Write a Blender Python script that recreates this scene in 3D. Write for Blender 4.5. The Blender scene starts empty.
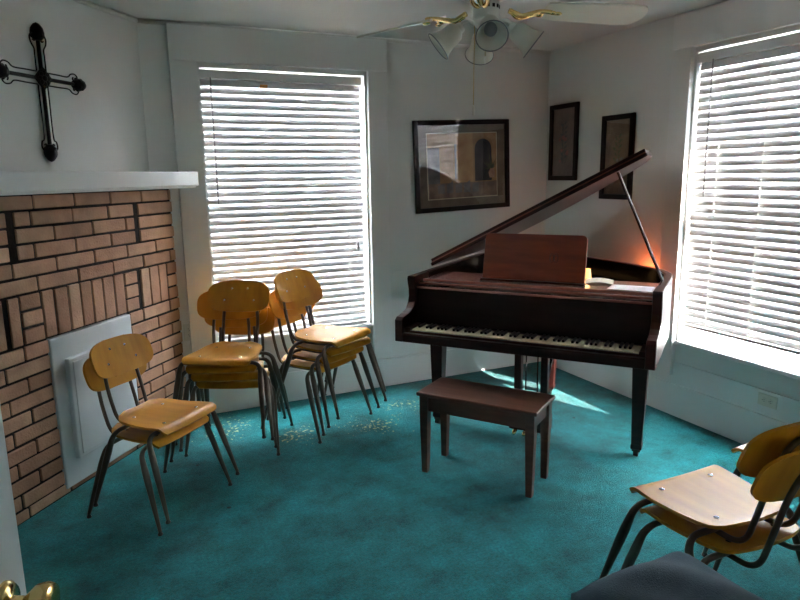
import bpy, bmesh, math, random
from mathutils import Vector, Matrix
rnd = random.Random(7)
S = bpy.context.scene
COL = S.collection
PI = math.pi
R = math.radians

# ------------------------------------------------------------------ helpers
class MB:
    """collects shapes into one mesh"""
    def __init__(self):
        self.bm = bmesh.new()
    def box(self, c, s, rot=None):
        m = Matrix.Translation(Vector(c))
        if rot is not None:
            m = m @ rot
        m = m @ Matrix.Diagonal((s[0], s[1], s[2], 1))
        bmesh.ops.create_cube(self.bm, size=1.0, matrix=m)
        return self
    def tube(self, pts, r, n=10, closed=False):
        pts = [Vector(p) for p in pts]
        k = len(pts)
        rr = r if isinstance(r, (list, tuple)) else [r] * k
        rings = []
        up = None
        for i, p in enumerate(pts):
            if closed:
                t = pts[(i + 1) % k] - pts[i - 1]
            else:
                t = pts[min(i + 1, k - 1)] - pts[max(i - 1, 0)]
            t.normalize()
            if up is None:
                up = Vector((0, 0, 1)) if abs(t.z) < .9 else Vector((1, 0, 0))
            a = up - t * up.dot(t)
            if a.length < 1e-5:
                a = t.orthogonal()
            a.normalize()
            b = t.cross(a)
            up = a
            rings.append([self.bm.verts.new(p + (a * math.cos(2 * PI * j / n) + b * math.sin(2 * PI * j / n)) * rr[i]) for j in range(n)])
        m = k if closed else k - 1
        for i in range(m):
            A, B = rings[i], rings[(i + 1) % k]
            for j in range(n):
                self.bm.faces.new((A[j], A[(j + 1) % n], B[(j + 1) % n], B[j]))
        if not closed:
            self.bm.faces.new(rings[0][::-1])
            self.bm.faces.new(rings[-1])
        return self
    def lathe(self, prof, m=Matrix(), n=24, close=True):
        rings = []
        for (r, z) in prof:
            if r < 1e-6:
                rings.append([self.bm.verts.new(m @ Vector((0, 0, z)))])
            else:
                rings.append([self.bm.verts.new(m @ Vector((r * math.cos(2 * PI * j / n), r * math.sin(2 * PI * j / n), z))) for j in range(n)])
        for A, B in zip(rings, rings[1:]):
            for j in range(n):
                f = []
                for v in ((A[0] if len(A) == 1 else A[j]), (A[0] if len(A) == 1 else A[(j + 1) % n]), (B[0] if len(B) == 1 else B[(j + 1) % n]), (B[0] if len(B) == 1 else B[j])):
                    if v not in f:
                        f.append(v)
                if len(f) > 2:
                    self.bm.faces.new(f)
        return self
    def prism(self, poly, h0, h1, m=Matrix()):
        """polygon in local xy, extruded local z h0..h1, placed by m"""
        A = [self.bm.verts.new(m @ Vector((p[0], p[1], h0))) for p in poly]
        B = [self.bm.verts.new(m @ Vector((p[0], p[1], h1))) for p in poly]
        n = len(poly)
        self.bm.faces.new(A[::-1])
        self.bm.faces.new(B)
        for i in range(n):
            self.bm.faces.new((A[i], A[(i + 1) % n], B[(i + 1) % n], B[i]))
        return self
    def ball(self, c, r, sc=(1, 1, 1), n=12, rot=None):
        m = Matrix.Translation(Vector(c))
        if rot is not None:
            m = m @ rot
        m = m @ Matrix.Diagonal((sc[0], sc[1], sc[2], 1))
        bmesh.ops.create_uvsphere(self.bm, u_segments=n, v_segments=max(6, n // 2 + 2), radius=r, matrix=m)
        return self
    def grid(self, fn, nu, nv, thick=None):
        """fn(u,v)->(point, normal) with u,v in 0..1; a closed slab when thick is given"""
        top = [[None] * (nv + 1) for _ in range(nu + 1)]
        bot = [[None] * (nv + 1) for _ in range(nu + 1)]
        for i in range(nu + 1):
            for j in range(nv + 1):
                p, nn = fn(i / nu, j / nv)
                p = Vector(p); nn = Vector(nn)
                top[i][j] = self.bm.verts.new(p)
                bot[i][j] = self.bm.verts.new(p - nn * thick)
        for i in range(nu):
            for j in range(nv):
                self.bm.faces.new((top[i][j], top[i + 1][j], top[i + 1][j + 1], top[i][j + 1]))
                self.bm.faces.new((bot[i][j], bot[i][j + 1], bot[i + 1][j + 1], bot[i + 1][j]))
        for i in range(nu):
            self.bm.faces.new((top[i][0], bot[i][0], bot[i + 1][0], top[i + 1][0]))
            self.bm.faces.new((top[i][nv], top[i + 1][nv], bot[i + 1][nv], bot[i][nv]))
        for j in range(nv):
            self.bm.faces.new((top[0][j], top[0][j + 1], bot[0][j + 1], bot[0][j]))
            self.bm.faces.new((top[nu][j], bot[nu][j], bot[nu][j + 1], top[nu][j + 1]))
        return self
    def build(self, name, mat, parent=None, smooth=False, bevel=0, seg=2, loc=None, rot=None):
        bmesh.ops.recalc_face_normals(self.bm, faces=self.bm.faces[:])
        me = bpy.data.meshes.new(name)
        self.bm.to_mesh(me)
        self.bm.free()
        if mat:
            me.materials.append(mat)
        o = bpy.data.objects.new(name, me)
        COL.objects.link(o)
        if parent:
            o.parent = parent
        if loc is not None:
            o.location = loc
        if rot is not None:
            o.rotation_euler = rot
        if smooth:
            for p in me.polygons:
                p.use_smooth = True
            if smooth != 'all':
                me.set_sharp_from_angle(angle=R(40))
        if bevel:
            b = o.modifiers.new('bevel', 'BEVEL')
            b.width = bevel; b.segments = seg; b.limit_method = 'ANGLE'; b.angle_limit = R(40)
            b.harden_normals = False
        return o

def thing(name, label, cat, loc=(0, 0, 0), rz=0, group=None):
    o = bpy.data.objects.new(name, None)
    o.empty_display_size = .1
    COL.objects.link(o)
    o.location = loc
    o.rotation_euler = (0, 0, rz)
    return tag(o, label, cat, group)

def tag(o, label, cat, group=None):
    o['label'] = label
    o['category'] = cat
    if group:
        o['group'] = group
    return o

def struct(o, label=None):
    o['kind'] = 'structure'
    return o

def copy_tree(o, parent=None):
    c = o.copy()
    COL.objects.link(c)
    if parent:
        c.parent = parent
    for ch in list(o.children):
        copy_tree(ch, c)
    return c

def smooth_path(pts, n=6, closed=False):
    """Catmull-Rom through the points"""
    P = [Vector(p) for p in pts]
    out = []
    k = len(P)
    for i in range(k if closed else k - 1):
        p0 = P[(i - 1) % k] if closed or i > 0 else P[0] * 2 - P[1]
        p1 = P[i]
        p2 = P[(i + 1) % k]
        p3 = P[(i + 2) % k] if closed or i + 2 < k else P[-1] * 2 - P[-2]
        for j in range(n):
            t = j / n
            out.append(.5 * ((2 * p1) + (p2 - p0) * t + (2 * p0 - 5 * p1 + 4 * p2 - p3) * t * t + (3 * p1 - p0 - 3 * p2 + p3) * t ** 3))
    if not closed:
        out.append(P[-1])
    return out

def round_path(pts, rad, n=6):
    """polyline with rounded corners"""
    P = [Vector(p) for p in pts]
    out = [P[0]]
    for i in range(1, len(P) - 1):
        a, b, c = P[i - 1], P[i], P[i + 1]
        d1 = (a - b); d2 = (c - b)
        q = min(rad, d1.length * .49, d2.length * .49)
        s = b + d1.normalized() * q
        e = b + d2.normalized() * q
        for j in range(n + 1):
            t = j / n
            out.append(s * (1 - t) ** 2 + b * 2 * t * (1 - t) + e * t * t)
    out.append(P[-1])
    return out

# ------------------------------------------------------------------ materials
def srgb(r, g, b):
    f = lambda c: (c / 255) / 12.92 if c / 255 <= .04045 else ((c / 255 + .055) / 1.055) ** 2.4
    return (f(r), f(g), f(b), 1)

def mat(name, col, rough=.5, metal=0, var=.0, scale=8, bump=0, bscale=60, coat=0, spec=.5, col2=None, stretch=(1, 1, 1), detail=4):
    m = bpy.data.materials.new(name)
    m.use_nodes = True
    N = m.node_tree.nodes; L = m.node_tree.links
    p = N['Principled BSDF']
    p.inputs['Base Color'].default_value = col
    p.inputs['Roughness'].default_value = rough
    p.inputs['Metallic'].default_value = metal
    p.inputs['Specular IOR Level'].default_value = spec
    if coat:
        p.inputs['Coat Weight'].default_value = coat
        p.inputs['Coat Roughness'].default_value = .12
    tc = N.new('ShaderNodeTexCoord')
    mp = N.new('ShaderNodeMapping')
    mp.inputs['Scale'].default_value = stretch
    L.new(tc.outputs['Object'], mp.inputs['Vector'])
    if var or col2:
        nz = N.new('ShaderNodeTexNoise')
        nz.inputs['Scale'].default_value = scale
        nz.inputs['Detail'].default_value = detail
        L.new(mp.outputs[0], nz.inputs['Vector'])
        cr = N.new('ShaderNodeValToRGB')
        cr.color_ramp.elements[0].position = .3
        cr.color_ramp.elements[1].position = .7
        c2 = col2 or tuple(c * (1 - var) for c in col[:3]) + (1,)
        cr.color_ramp.elements[0].color = c2
        cr.color_ramp.elements[1].color = col
        L.new(nz.outputs['Fac'], cr.inputs[0])
        L.new(cr.outputs[0], p.inputs['Base Color'])
    if bump:
        nb = N.new('ShaderNodeTexNoise')
        nb.inputs['Scale'].default_value = bscale
        nb.inputs['Detail'].default_value = 5
        L.new(mp.outputs[0], nb.inputs['Vector'])
        b = N.new('ShaderNodeBump')
        b.inputs['Strength'].default_value = bump
        b.inputs['Distance'].default_value = .01
        L.new(nb.outputs['Fac'], b.inputs['Height'])
        L.new(b.outputs[0], p.inputs['Normal'])
    return m

M = {}
M['wall'] = mat('wall_paint', srgb(226, 226, 222), .55, var=.05, scale=2.2, bump=.08, bscale=25)
M['plaster'] = mat('plaster_paint', srgb(224, 224, 220), .5, var=.06, scale=3, bump=.22, bscale=16)
M['ceil'] = mat('ceiling_paint', srgb(222, 221, 216), .7, var=.04, scale=2, bump=.05, bscale=30)
M['trim'] = mat('trim_paint', srgb(228, 228, 226), .35, var=.03, scale=3)
M['door'] = mat('door_paint', srgb(226, 230, 232), .4)
M['brass'] = mat('brass', srgb(196, 160, 88), .22, metal=1)
M['gold'] = mat('polished_brass', srgb(236, 206, 136), .14, metal=1)
M['mortar'] = mat('dark_mortar', srgb(34, 28, 25), .95, bump=.4, bscale=80)
M['iron'] = mat('black_iron', srgb(16, 15, 15), .45, spec=.3)
M['white_panel'] = mat('painted_panel', srgb(214, 220, 222), .5, var=.04, scale=5)
M['ply'] = mat('amber_plywood', srgb(200, 138, 30), .42, col2=srgb(180, 118, 20), scale=2.2, stretch=(1.4, 9, 3), spec=.36)
M['plyedge'] = M['ply']
M['tube'] = mat('bronze_painted_steel', srgb(98, 86, 74), .36, metal=.5, var=.2, scale=20)
M['glide'] = mat('steel_glide', srgb(78, 74, 70), .3, metal=.9)
M['screw'] = mat('bright_screw', srgb(220, 220, 215), .25, metal=1)
M['mahog'] = mat('dark_mahogany', srgb(60, 25, 19), .3, col2=srgb(36, 14, 11), scale=4, stretch=(1, 7, 7), spec=.4)
M['fall'] = mat('dark_fallboard', srgb(34, 17, 14), .4, col2=srgb(24, 12, 10), scale=4, stretch=(1, 7, 7), spec=.15)
M['mahog2'] = mat('reddish_mahogany', srgb(134, 62, 36), .34, col2=srgb(104, 44, 26), scale=3, stretch=(1.5, 6, 9))
M['shelf'] = mat('worn_shelf_mahogany', srgb(150, 102, 88), .25, col2=srgb(128, 82, 70), scale=4, stretch=(1, 7, 7), coat=.8)
M['lacq'] = mat('black_lacquer', srgb(12, 10, 10), .14)
M['bench'] = mat('worn_walnut', srgb(108, 70, 54), .4, col2=srgb(86, 54, 41), scale=4, stretch=(1, 9, 9))
M['ivory'] = mat('ivory_key', srgb(232, 222, 192), .3)
M['ebony'] = mat('ebony_key', srgb(12, 11, 11), .3)
M['felt'] = mat('dark_felt', srgb(40, 18, 18), .95)
M['plate'] = mat('bronze_plate', srgb(96, 70, 38), .5, metal=.6)
M['paper'] = mat('white_paper', srgb(232, 232, 235), .7)
M['paper2'] = mat('cream_paper', srgb(228, 222, 204), .7)
M['fanwhite'] = mat('fan_white', srgb(238, 236, 228), .3)
M['blade'] = mat('blade_white', srgb(236, 232, 218), .5, var=.05, scale=6)
M['frame'] = mat('dark_frame', srgb(20, 15, 13), .4, spec=.3)
M['outlet'] = mat('outlet_plate', srgb(214, 212, 200), .4)
M['dark'] = mat('slot_dark', srgb(20, 20, 20), .6)
M['cord'] = mat('blind_cord', srgb(225, 225, 220), .8)
M['greytag'] = mat('grey_plastic', srgb(150, 150, 150), .5)
M['amber'] = mat('amber_tag', srgb(214, 140, 60), .5)
M['cloth'] = mat('charcoal_fabric', srgb(72, 90, 102), .95, var=.25, scale=14, bump=.35, bscale=260)
M['cloth2'] = mat('charcoal_piping', srgb(38, 40, 46), .95)

# bricks: a colour per brick through a random-per-island mix
def brick_mat():
    m = mat('tan_brick', srgb(166, 124, 98), .85, bump=.35, bscale=90)
    N = m.node_tree.nodes; L = m.node_tree.links
    p = N['Principled BSDF']
    g = N.new('ShaderNodeNewGeometry')
    cr = N.new('ShaderNodeValToRGB')
    e = cr.color_ramp.elements
    e[0].position = 0; e[0].color = srgb(170, 126, 98)
    e[1].position = 1; e[1].color = srgb(206, 166, 136)
    x = e.new(.35); x.color = srgb(188, 144, 116)
    x = e.new(.7); x.color = srgb(196, 152, 122)
    L.new(g.outputs['Random Per Island'], cr.inputs[0])
    tc = N.new('ShaderNodeTexCoord')
    nz = N.new('ShaderNodeTexNoise'); nz.inputs['Scale'].default_value = 9; nz.inputs['Detail'].default_value = 6
    L.new(tc.outputs['Object'], nz.inputs['Vector'])
    r2 = N.new('ShaderNodeValToRGB')
    r2.color_ramp.elements[0].position = .35; r2.color_ramp.elements[0].color = (.62, .6, .6, 1)
    r2.color_ramp.elements[1].position = .62; r2.color_ramp.elements[1].color = (1, 1, 1, 1)
    L.new(nz.outputs['Fac'], r2.inputs[0])
    mx = N.new('ShaderNodeMix'); mx.data_type = 'RGBA'; mx.blend_type = 'MULTIPLY'
    mx.inputs['Factor'].default_value = .6
    L.new(cr.outputs[0], mx.inputs['A']); L.new(r2.outputs[0], mx.inputs['B'])
    L.new(mx.outputs['Result'], p.inputs['Base Color'])
    return m
M['brick'] = brick_mat()

# carpet with worn specks at four places and a few crumbs
def carpet_mat():
    m = mat('teal_carpet', srgb(38, 128, 124), .95, spec=.1)
    N = m.node_tree.nodes; L = m.node_tree.links
    p = N['Principled BSDF']
    p.inputs['Sheen Weight'].default_value = .15
    tc = N.new('ShaderNodeTexCoord')
    def noise(s, d=4, r=.5):
        n = N.new('ShaderNodeTexNoise'); n.inputs['Scale'].default_value = s; n.inputs['Detail'].default_value = d
        n.inputs['Roughness'].default_value = r
        L.new(tc.outputs['Object'], n.inputs['Vector']); return n
    def ramp(src, a, ca, b, cb):
        r = N.new('ShaderNodeValToRGB')
        r.color_ramp.elements[0].position = a; r.color_ramp.elements[0].color = ca
        r.color_ramp.elements[1].position = b; r.color_ramp.elements[1].color = cb
        L.new(src, r.inputs[0]); return r
    big = ramp(noise(4.5, 7, .68).outputs['Fac'], .32, srgb(8, 80, 82), .64, srgb(24, 134, 138))
    fine = ramp(noise(75, 5, .8).outputs['Fac'], .34, (.42, .42, .42, 1), .66, (1.2, 1.2, 1.2, 1))
    mx = N.new('ShaderNodeMix'); mx.data_type = 'RGBA'; mx.blend_type = 'MULTIPLY'; mx.inputs['Factor'].default_value = .8
    L.new(big.outputs[0], mx.inputs['A']); L.new(fine.outputs[0], mx.inputs['B'])
    # worn patches: distance to each centre
    total = None
    for (x, y, rx) in ((.62, 4.05, .32), (.98, 3.72, .26), (1.48, 3.66, .30), (1.80, 3.90, .26)):
        d = N.new('ShaderNodeVectorMath'); d.operation = 'DISTANCE'; d.inputs[1].default_value = (x, y, 0)
        L.new(tc.outputs['Object'], d.inputs[0])
        mr = N.new('ShaderNodeMapRange'); mr.inputs['From Min'].default_value = rx; mr.inputs['From Max'].default_value = .05
        L.new(d.outputs['Value'], mr.inputs['Value'])
        if total is None:
            total = mr.outputs[0]
        else:
            a = N.new('ShaderNodeMath'); a.operation = 'MAXIMUM'
            L.new(total, a.inputs[0]); L.new(mr.outputs[0], a.inputs[1]); total = a.outputs[0]
    sp = noise(42, 2, .6)
    mid = noise(7, 3)
    thr = N.new('ShaderNodeMath'); thr.operation = 'MULTIPLY_ADD'
    L.new(total, thr.inputs[0]); thr.inputs[1].default_value = .16
    L.new(sp.outputs['Fac'], thr.inputs[2])
    add = N.new('ShaderNodeMath'); add.operation = 'MULTIPLY_ADD'
    L.new(mid.outputs['Fac'], add.inputs[0]); add.inputs[1].default_value = .25; L.new(thr.outputs[0], add.inputs[2])
    spot = ramp(add.outputs[0], .86, (0, 0, 0, 1), .9, (1, 1, 1, 1))
    on = N.new('ShaderNodeMath'); on.operation = 'GREATER_THAN'; on.inputs[1].default_value = .02; L.new(total, on.inputs[0])
    mm = N.new('ShaderNodeMath'); mm.operation = 'MULTIPLY'; L.new(spot.outputs[0], mm.inputs[0]); L.new(on.outputs[0], mm.inputs[1])
    mx2 = N.new('ShaderNodeMix'); mx2.data_type = 'RGBA'
    L.new(mm.outputs[0], mx2.inputs['Factor']); L.new(mx.outputs['Result'], mx2.inputs['A'])
    mx2.inputs['B'].default_value = srgb(186, 182, 132)
    # stray dark lint specks
    v = N.new('ShaderNodeTexVoronoi'); v.inputs['Scale'].default_value = 3.1
    L.new(tc.outputs['Object'], v.inputs['Vector'])
    dk = N.new('ShaderNodeMath'); dk.operation = 'LESS_THAN'; dk.inputs[1].default_value = .035; L.new(v.outputs['Distance'], dk.inputs[0])
    mx3 = N.new('ShaderNodeMix'); mx3.data_type = 'RGBA'
    L.new(dk.outputs[0], mx3.inputs['Factor']); L.new(mx2.outputs['Result'], mx3.inputs['A'])
    mx3.inputs['B'].default_value = srgb(18, 48, 48)
    L.new(mx3.outputs['Result'], p.inputs['Base Color'])
    b = N.new('ShaderNodeBump'); b.inputs['Strength'].default_value = .6; b.inputs['Distance'].default_value = .012
    L.new(noise(150, 4, .7).outputs['Fac'], b.inputs['Height'])
    L.new(b.outputs[0], p.inputs['Normal'])
    return m
M['carpet'] = carpet_mat()

def slat_mat():
    m = bpy.data.materials.new('blind_slat')
    m.use_nodes = True
    N = m.node_tree.nodes; L = m.node_tree.links
    p = N['Principled BSDF']
    p.inputs['Base Color'].default_value = srgb(222, 221, 222)
    p.inputs['Roughness'].default_value = .4
    t = N.new('ShaderNodeBsdfTranslucent'); t.inputs['Color'].default_value = srgb(236, 234, 232)
    mx = N.new('ShaderNodeMixShader'); mx.inputs[0].default_value = .002
    L.new(p.outputs[0], mx.inputs[1]); L.new(t.outputs[0], mx.inputs[2])
    L.new(mx.outputs[0], N['Material Output'].inputs['Surface'])
    return m
M['slat'] = slat_mat()

def glass_mat(name, rough=0.0, col=(1, 1, 1, 1), alpha=.1):
    # clear pane: mostly passes light straight through, with a mirror-like sheen
    m = bpy.data.materials.new(name)
    m.use_nodes = True
    N = m.node_tree.nodes; L = m.node_tree.links
    N.remove(N['Principled BSDF'])
    tr = N.new('ShaderNodeBsdfTransparent'); tr.inputs[0].default_value = col
    gl = N.new('ShaderNodeBsdfGlossy'); gl.inputs['Roughness'].default_value = rough
    fr = N.new('ShaderNodeFresnel'); fr.inputs['IOR'].default_value = 1.5
    mx = N.new('ShaderNodeMixShader')
    ge = N.new('ShaderNodeNewGeometry')
    ff = N.new('ShaderNodeMath'); ff.operation = 'SUBTRACT'; ff.inputs[0].default_value = 1; L.new(ge.outputs['Backfacing'], ff.inputs[1])
    fm = N.new('ShaderNodeMath'); fm.operation = 'MULTIPLY'
    f2 = N.new('ShaderNodeMath'); f2.operation = 'MULTIPLY'; f2.use_clamp = True; f2.inputs[1].default_value = 2; L.new(fr.outputs[0], f2.inputs[0]); L.new(f2.outputs[0], fm.inputs[0]); L.new(ff.outputs[0], fm.inputs[1])
    L.new(fm.outputs[0], mx.inputs[0]); L.new(tr.outputs[0], mx.inputs[1]); L.new(gl.outputs[0], mx.inputs[2])
    L.new(mx.outputs[0], N['Material Output'].inputs['Surface'])
    return m
M['glass'] = glass_mat('window_glass')
M['picglass'] = glass_mat('picture_glass', .02)

def frosted():
    m = bpy.data.materials.new('frosted_shade_glass')
    m.use_nodes = True
    N = m.node_tree.nodes; L = m.node_tree.links
    p = N['Principled BSDF']
    p.inputs['Base Color'].default_value = srgb(226, 222, 210)
    p.inputs['Roughness'].default_value = .3
    t = N.new('ShaderNodeBsdfTranslucent'); t.inputs['Color'].default_value = srgb(235, 232, 222)
    m2 = N.new('ShaderNodeMixShader'); m2.inputs[0].default_value = .35
    L.new(p.outputs[0], m2.inputs[1]); L.new(t.outputs[0], m2.inputs[2])
    L.new(m2.outputs[0], N['Material Output'].inputs['Surface'])
    return m
M['frost'] = frosted()

def emit(name, col, s):
    m = bpy.data.materials.new(name)
    m.use_nodes = True
    N = m.node_tree.nodes; L = m.node_tree.links
    p = N['Principled BSDF']
    p.inputs['Base Color'].default_value = col
    p.inputs['Emission Color'].default_value = col
    p.inputs['Emission Strength'].default_value = s
    return m

# ------------------------------------------------------------------ camera
F = math.sqrt(417240.0)
cam = bpy.data.cameras.new('camera')
cam.sensor_width = 36
cam.lens = F / 800 * 36
cam.clip_start = .02
cam_o = bpy.data.objects.new('camera', cam)
COL.objects.link(cam_o)
rot = Matrix(((0.9083797, 0.0927, -0.40773), (-0.41780, 0.16577, -0.89328), (-0.01519, 0.98180, 0.18930)))
def V3(px, py):
    return Vector((px - 400, -(py - 300), -F))
a_y = V3(98, 180).normalized(); a_x = V3(1840, 153).normalized()
a_z = a_x.cross(a_y).normalized(); a_x = a_y.cross(a_z).normalized()
cam_rot = Matrix((a_x, a_y, a_z))          # rows: world axes in camera space
H = 1.58
cam_o.matrix_world = Matrix.Translation((0, 0, H)) @ cam_rot.to_4x4()
S.camera = cam_o

# ------------------------------------------------------------------ room shell
YA, XB, ZC = 4.362, 3.313, 2.518
T = .15
YR = .25                                   # rear wall (the camera stands in its doorway)
FX = Vector((math.cos(R(51)), math.sin(R(51)), 0))   # along the fireplace wall
FN = Vector((FX.y, -FX.x, 0))                          # out of it, into the room
FD = -2.426                                            # brick face distance
def fpt(f, n, z=0):
    p = FX * f + FN * (FD + n)
    return Vector((p.x, p.y, z))
FM = Matrix.Translation(FN * FD) @ Matrix(((FX.x, FN.x, 0, 0), (FX.y, FN.y, 0, 0), (0, 0, 1, 0), (0, 0, 0, 1)))
# (f, n, z) -> world, a left-handed frame, so build fireplace meshes with world points
def fbox(mb, f0, f1, n0, n1, z0, z1):
    c = fpt((f0 + f1) / 2, (n0 + n1) / 2, (z0 + z1) / 2)
    mb.box(c, (abs(f1 - f0), abs(n1 - n0), abs(z1 - z0)), Matrix.Rotation(R(51), 4, 'Z'))

XL = fpt(1.9, -.09).x
YL = fpt(1.9, -.09).y
struct(MB().box((1.2, 1.6, -.05), (5.2, 6.4, .1)).build('floor', M['carpet']))
struct(MB().box((1.2, 1.6, ZC + .06), (5.2, 6.4, .12)).build('ceiling', M['ceil']))
# wall with the left window
WA = dict(x0=.622, x1=1.757, z0=.49, z1=2.278)
w = MB()
w.box(((.2 + WA['x0']) / 2, YA + T / 2, ZC / 2), (WA['x0'] - .2, T, ZC))
w.box(((WA['x1'] + XB + T) / 2, YA + T / 2, ZC / 2), (XB + T - WA['x1'], T, ZC))
w.box(((WA['x0'] + WA['x1']) / 2, YA + T / 2, WA['z0'] / 2), (WA['x1'] - WA['x0'], T, WA['z0']))
w.box(((WA['x0'] + WA['x1']) / 2, YA + T / 2, (WA['z1'] + ZC) / 2), (WA['x1'] - WA['x0'], T, ZC - WA['z1']))
struct(w.build('wall_back', M['wall']))
WB = dict(y0=1.84, y1=2.955, z0=.49, z1=2.292)
w = MB()
w.box((XB + T / 2, (WB['y1'] + YA) / 2, ZC / 2), (T, YA - WB['y1'], ZC))
w.box((XB + T / 2, (YR - .12 + WB['y0']) / 2, ZC / 2), (T, WB['y0'] - YR + .12, ZC))
w.box((XB + T / 2, (WB['y0'] + WB['y1']) / 2, WB['z0'] / 2), (T, WB['y1'] - WB['y0'], WB['z0']))
w.box((XB + T / 2, (WB['y0'] + WB['y1']) / 2, (WB['z1'] + ZC) / 2), (T, WB['y1'] - WB['y0'], ZC - WB['z1']))
struct(w.build('wall_right', M['wall']))
# plaster wall over the fireplace, running to the left wall
w = MB()
fbox(w, 1.86, 3.74, -.24, -.09, 0, ZC)
struct(w.build('wall_fireplace', M['plaster']))
struct(MB().box((XL - .06, (YL + YR) / 2 - .06, ZC / 2), (.12, YL - YR + .14, ZC)).build('wall_left', M['wall']))
w = MB()
DX0, DX1, DH = -.47, .62, 2.1
w.box(((XL + DX0) / 2, YR - .06, ZC / 2), (DX0 - XL, .12, ZC))
w.box(((DX1 + XB) / 2, YR - .06, ZC / 2), (XB - DX1, .12, ZC))
w.box(((DX0 + DX1) / 2, YR - .06, (DH + ZC) / 2), (DX1 - DX0, .12, ZC - DH))
struct(w.build('wall_rear', M['wall']))
# hall behind the doorway
w = MB()
w.box((-.96, -.72, ZC / 2), (.12, 1.7, ZC)).box((1.36, -.72, ZC / 2), (.12, 1.7, ZC)).box((.2, -1.55, ZC / 2), (2.3, .1, ZC))
struct(w.build('wall_hall', M['wall']))

# baseboards, ceiling bead
struct(MB().box(((.41 + XB) / 2, YA - .01, .107), (XB - .41, .02, .215)).build('baseboard_back', M['trim'], bevel=.004))
struct(MB().box((XB - .01, (YR + YA) / 2, .107), (.02, YA - YR, .215)).build('baseboard_right', M['trim'], bevel=.004))
struct(MB().box((XB - .005, (YR + YA) / 2, .287), (.01, YA - YR, .145)).build('trim_1', M['trim'], bevel=.003))
struct(MB().box((2.1, YA - .003, .873), (.34, .006, .008)).build('trim_2', M['trim']))
struct(MB().tube([(.30, YA - .008, ZC - .012), (XB, YA - .008, ZC - .012)], .014, 8).build('trim_3', M['ceil'], smooth='all'))
struct(MB().tube([fpt(1.9, -.085, ZC - .012), fpt(3.57, -.085, ZC - .012)], .014, 8).build('trim_4', M['ceil'], smooth='all'))

# ------------------------------------------------------------------ windows
def window(n, m, w, z0, z1, left_case, right_case, sill_gap):
    """local frame: x across 0..w, y into the room (negative = outside), built with matrix m"""
    root = bpy.data.objects.new('window_%d' % n, None)
    COL.objects.link(root); root.matrix_world = m
    struct(root)
    h = z1 - z0
    b = MB()   # casing boards proud of the wall
    b.box((-left_case / 2, .018, (z0 + ZC) / 2 - .12), (left_case, .036, ZC - z0 + .20))
    b.box((w + right_case / 2, .018, (z0 + ZC) / 2 - .12), (right_case, .036, ZC - z0 + .20))
    b.box(((w + right_case - left_case) / 2, .020, (z1 + .012 + ZC - .02) / 2), (w + left_case + right_case, .040, ZC - .02 - z1 - .012))
    b.build('window_casing', M['trim'], root, bevel=.003)
    b = MB()   # stool
    b.box((w / 2, -.054, z0 + .000), (w + .0, .150, .026)).box((w / 2, .010, z0), (w + .14, .024, .026))
    b.build('window_sill', M['trim'], root, bevel=.005)
    b = MB()   # jamb lining and sash
    d = -T + .02
    b.box((.008, d / 2, z0 + h / 2), (.016, -d, h)).box((w - .008, d / 2, z0 + h / 2), (.016, -d, h))
    b.box((w / 2, d / 2, z1 - .008), (w, -d, .016)).box((w / 2, d / 2, z0 + .006), (w, -d, .012))
    b.build('window_jamb', M['trim'], root)
    for k, (a0, a1, yy) in enumerate(((z0 + .012, z0 + h * .5 + .02, -.085), (z0 + h * .5 - .02, z1 - .016, -.115))):
        b = MB()
        s = .045
        b.box((s / 2 + .016, yy, (a0 + a1) / 2), (s, .03, a1 - a0)).box((w - s / 2 - .016, yy, (a0 + a1) / 2), (s, .03, a1 - a0))
        b.box((w / 2, yy, a0 + .03), (w - .032, .03, .06)).box((w / 2, yy, a1 - .02), (w - .032, .03, .04))
        f = b.build('window_sash', M['trim'], root, bevel=.003)
        MB().box((w / 2, yy, (a0 + a1) / 2), (w - .1, .004, a1 - a0 - .08)).build('window_pane', M['glass'], f)
        if k == 0:
            MB().box((w * .5 + (.23 if n == 2 else 0), yy + .022, a0 + .035), (.05, .014, .016)).build('sash_lift', M['trim'], f, bevel=.004)
    return root

MA = Matrix.Translation((WA['x0'], YA, 0)) @ Matrix(((1, 0, 0, 0), (0, -1, 0, 0), (0, 0, 1, 0), (0, 0, 0, 1)))
# proper rotations only: A uses x reversed
MA = Matrix.Translation((WA['x1'], YA, 0)) @ Matrix.Rotation(PI, 4, 'Z')
wA = WA['x1'] - WA['x0']
window(1, MA, wA, WA['z0'], WA['z1'], .145, .165, 0)
MBm = Matrix.Translation((XB, WB['y0'], 0)) @ Matrix.Rotation(PI / 2, 4, 'Z')
wB = WB['y1'] - WB['y0']
window(2, MBm, wB, WB['z0'], WB['z1'], .14, .14, 0)

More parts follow.
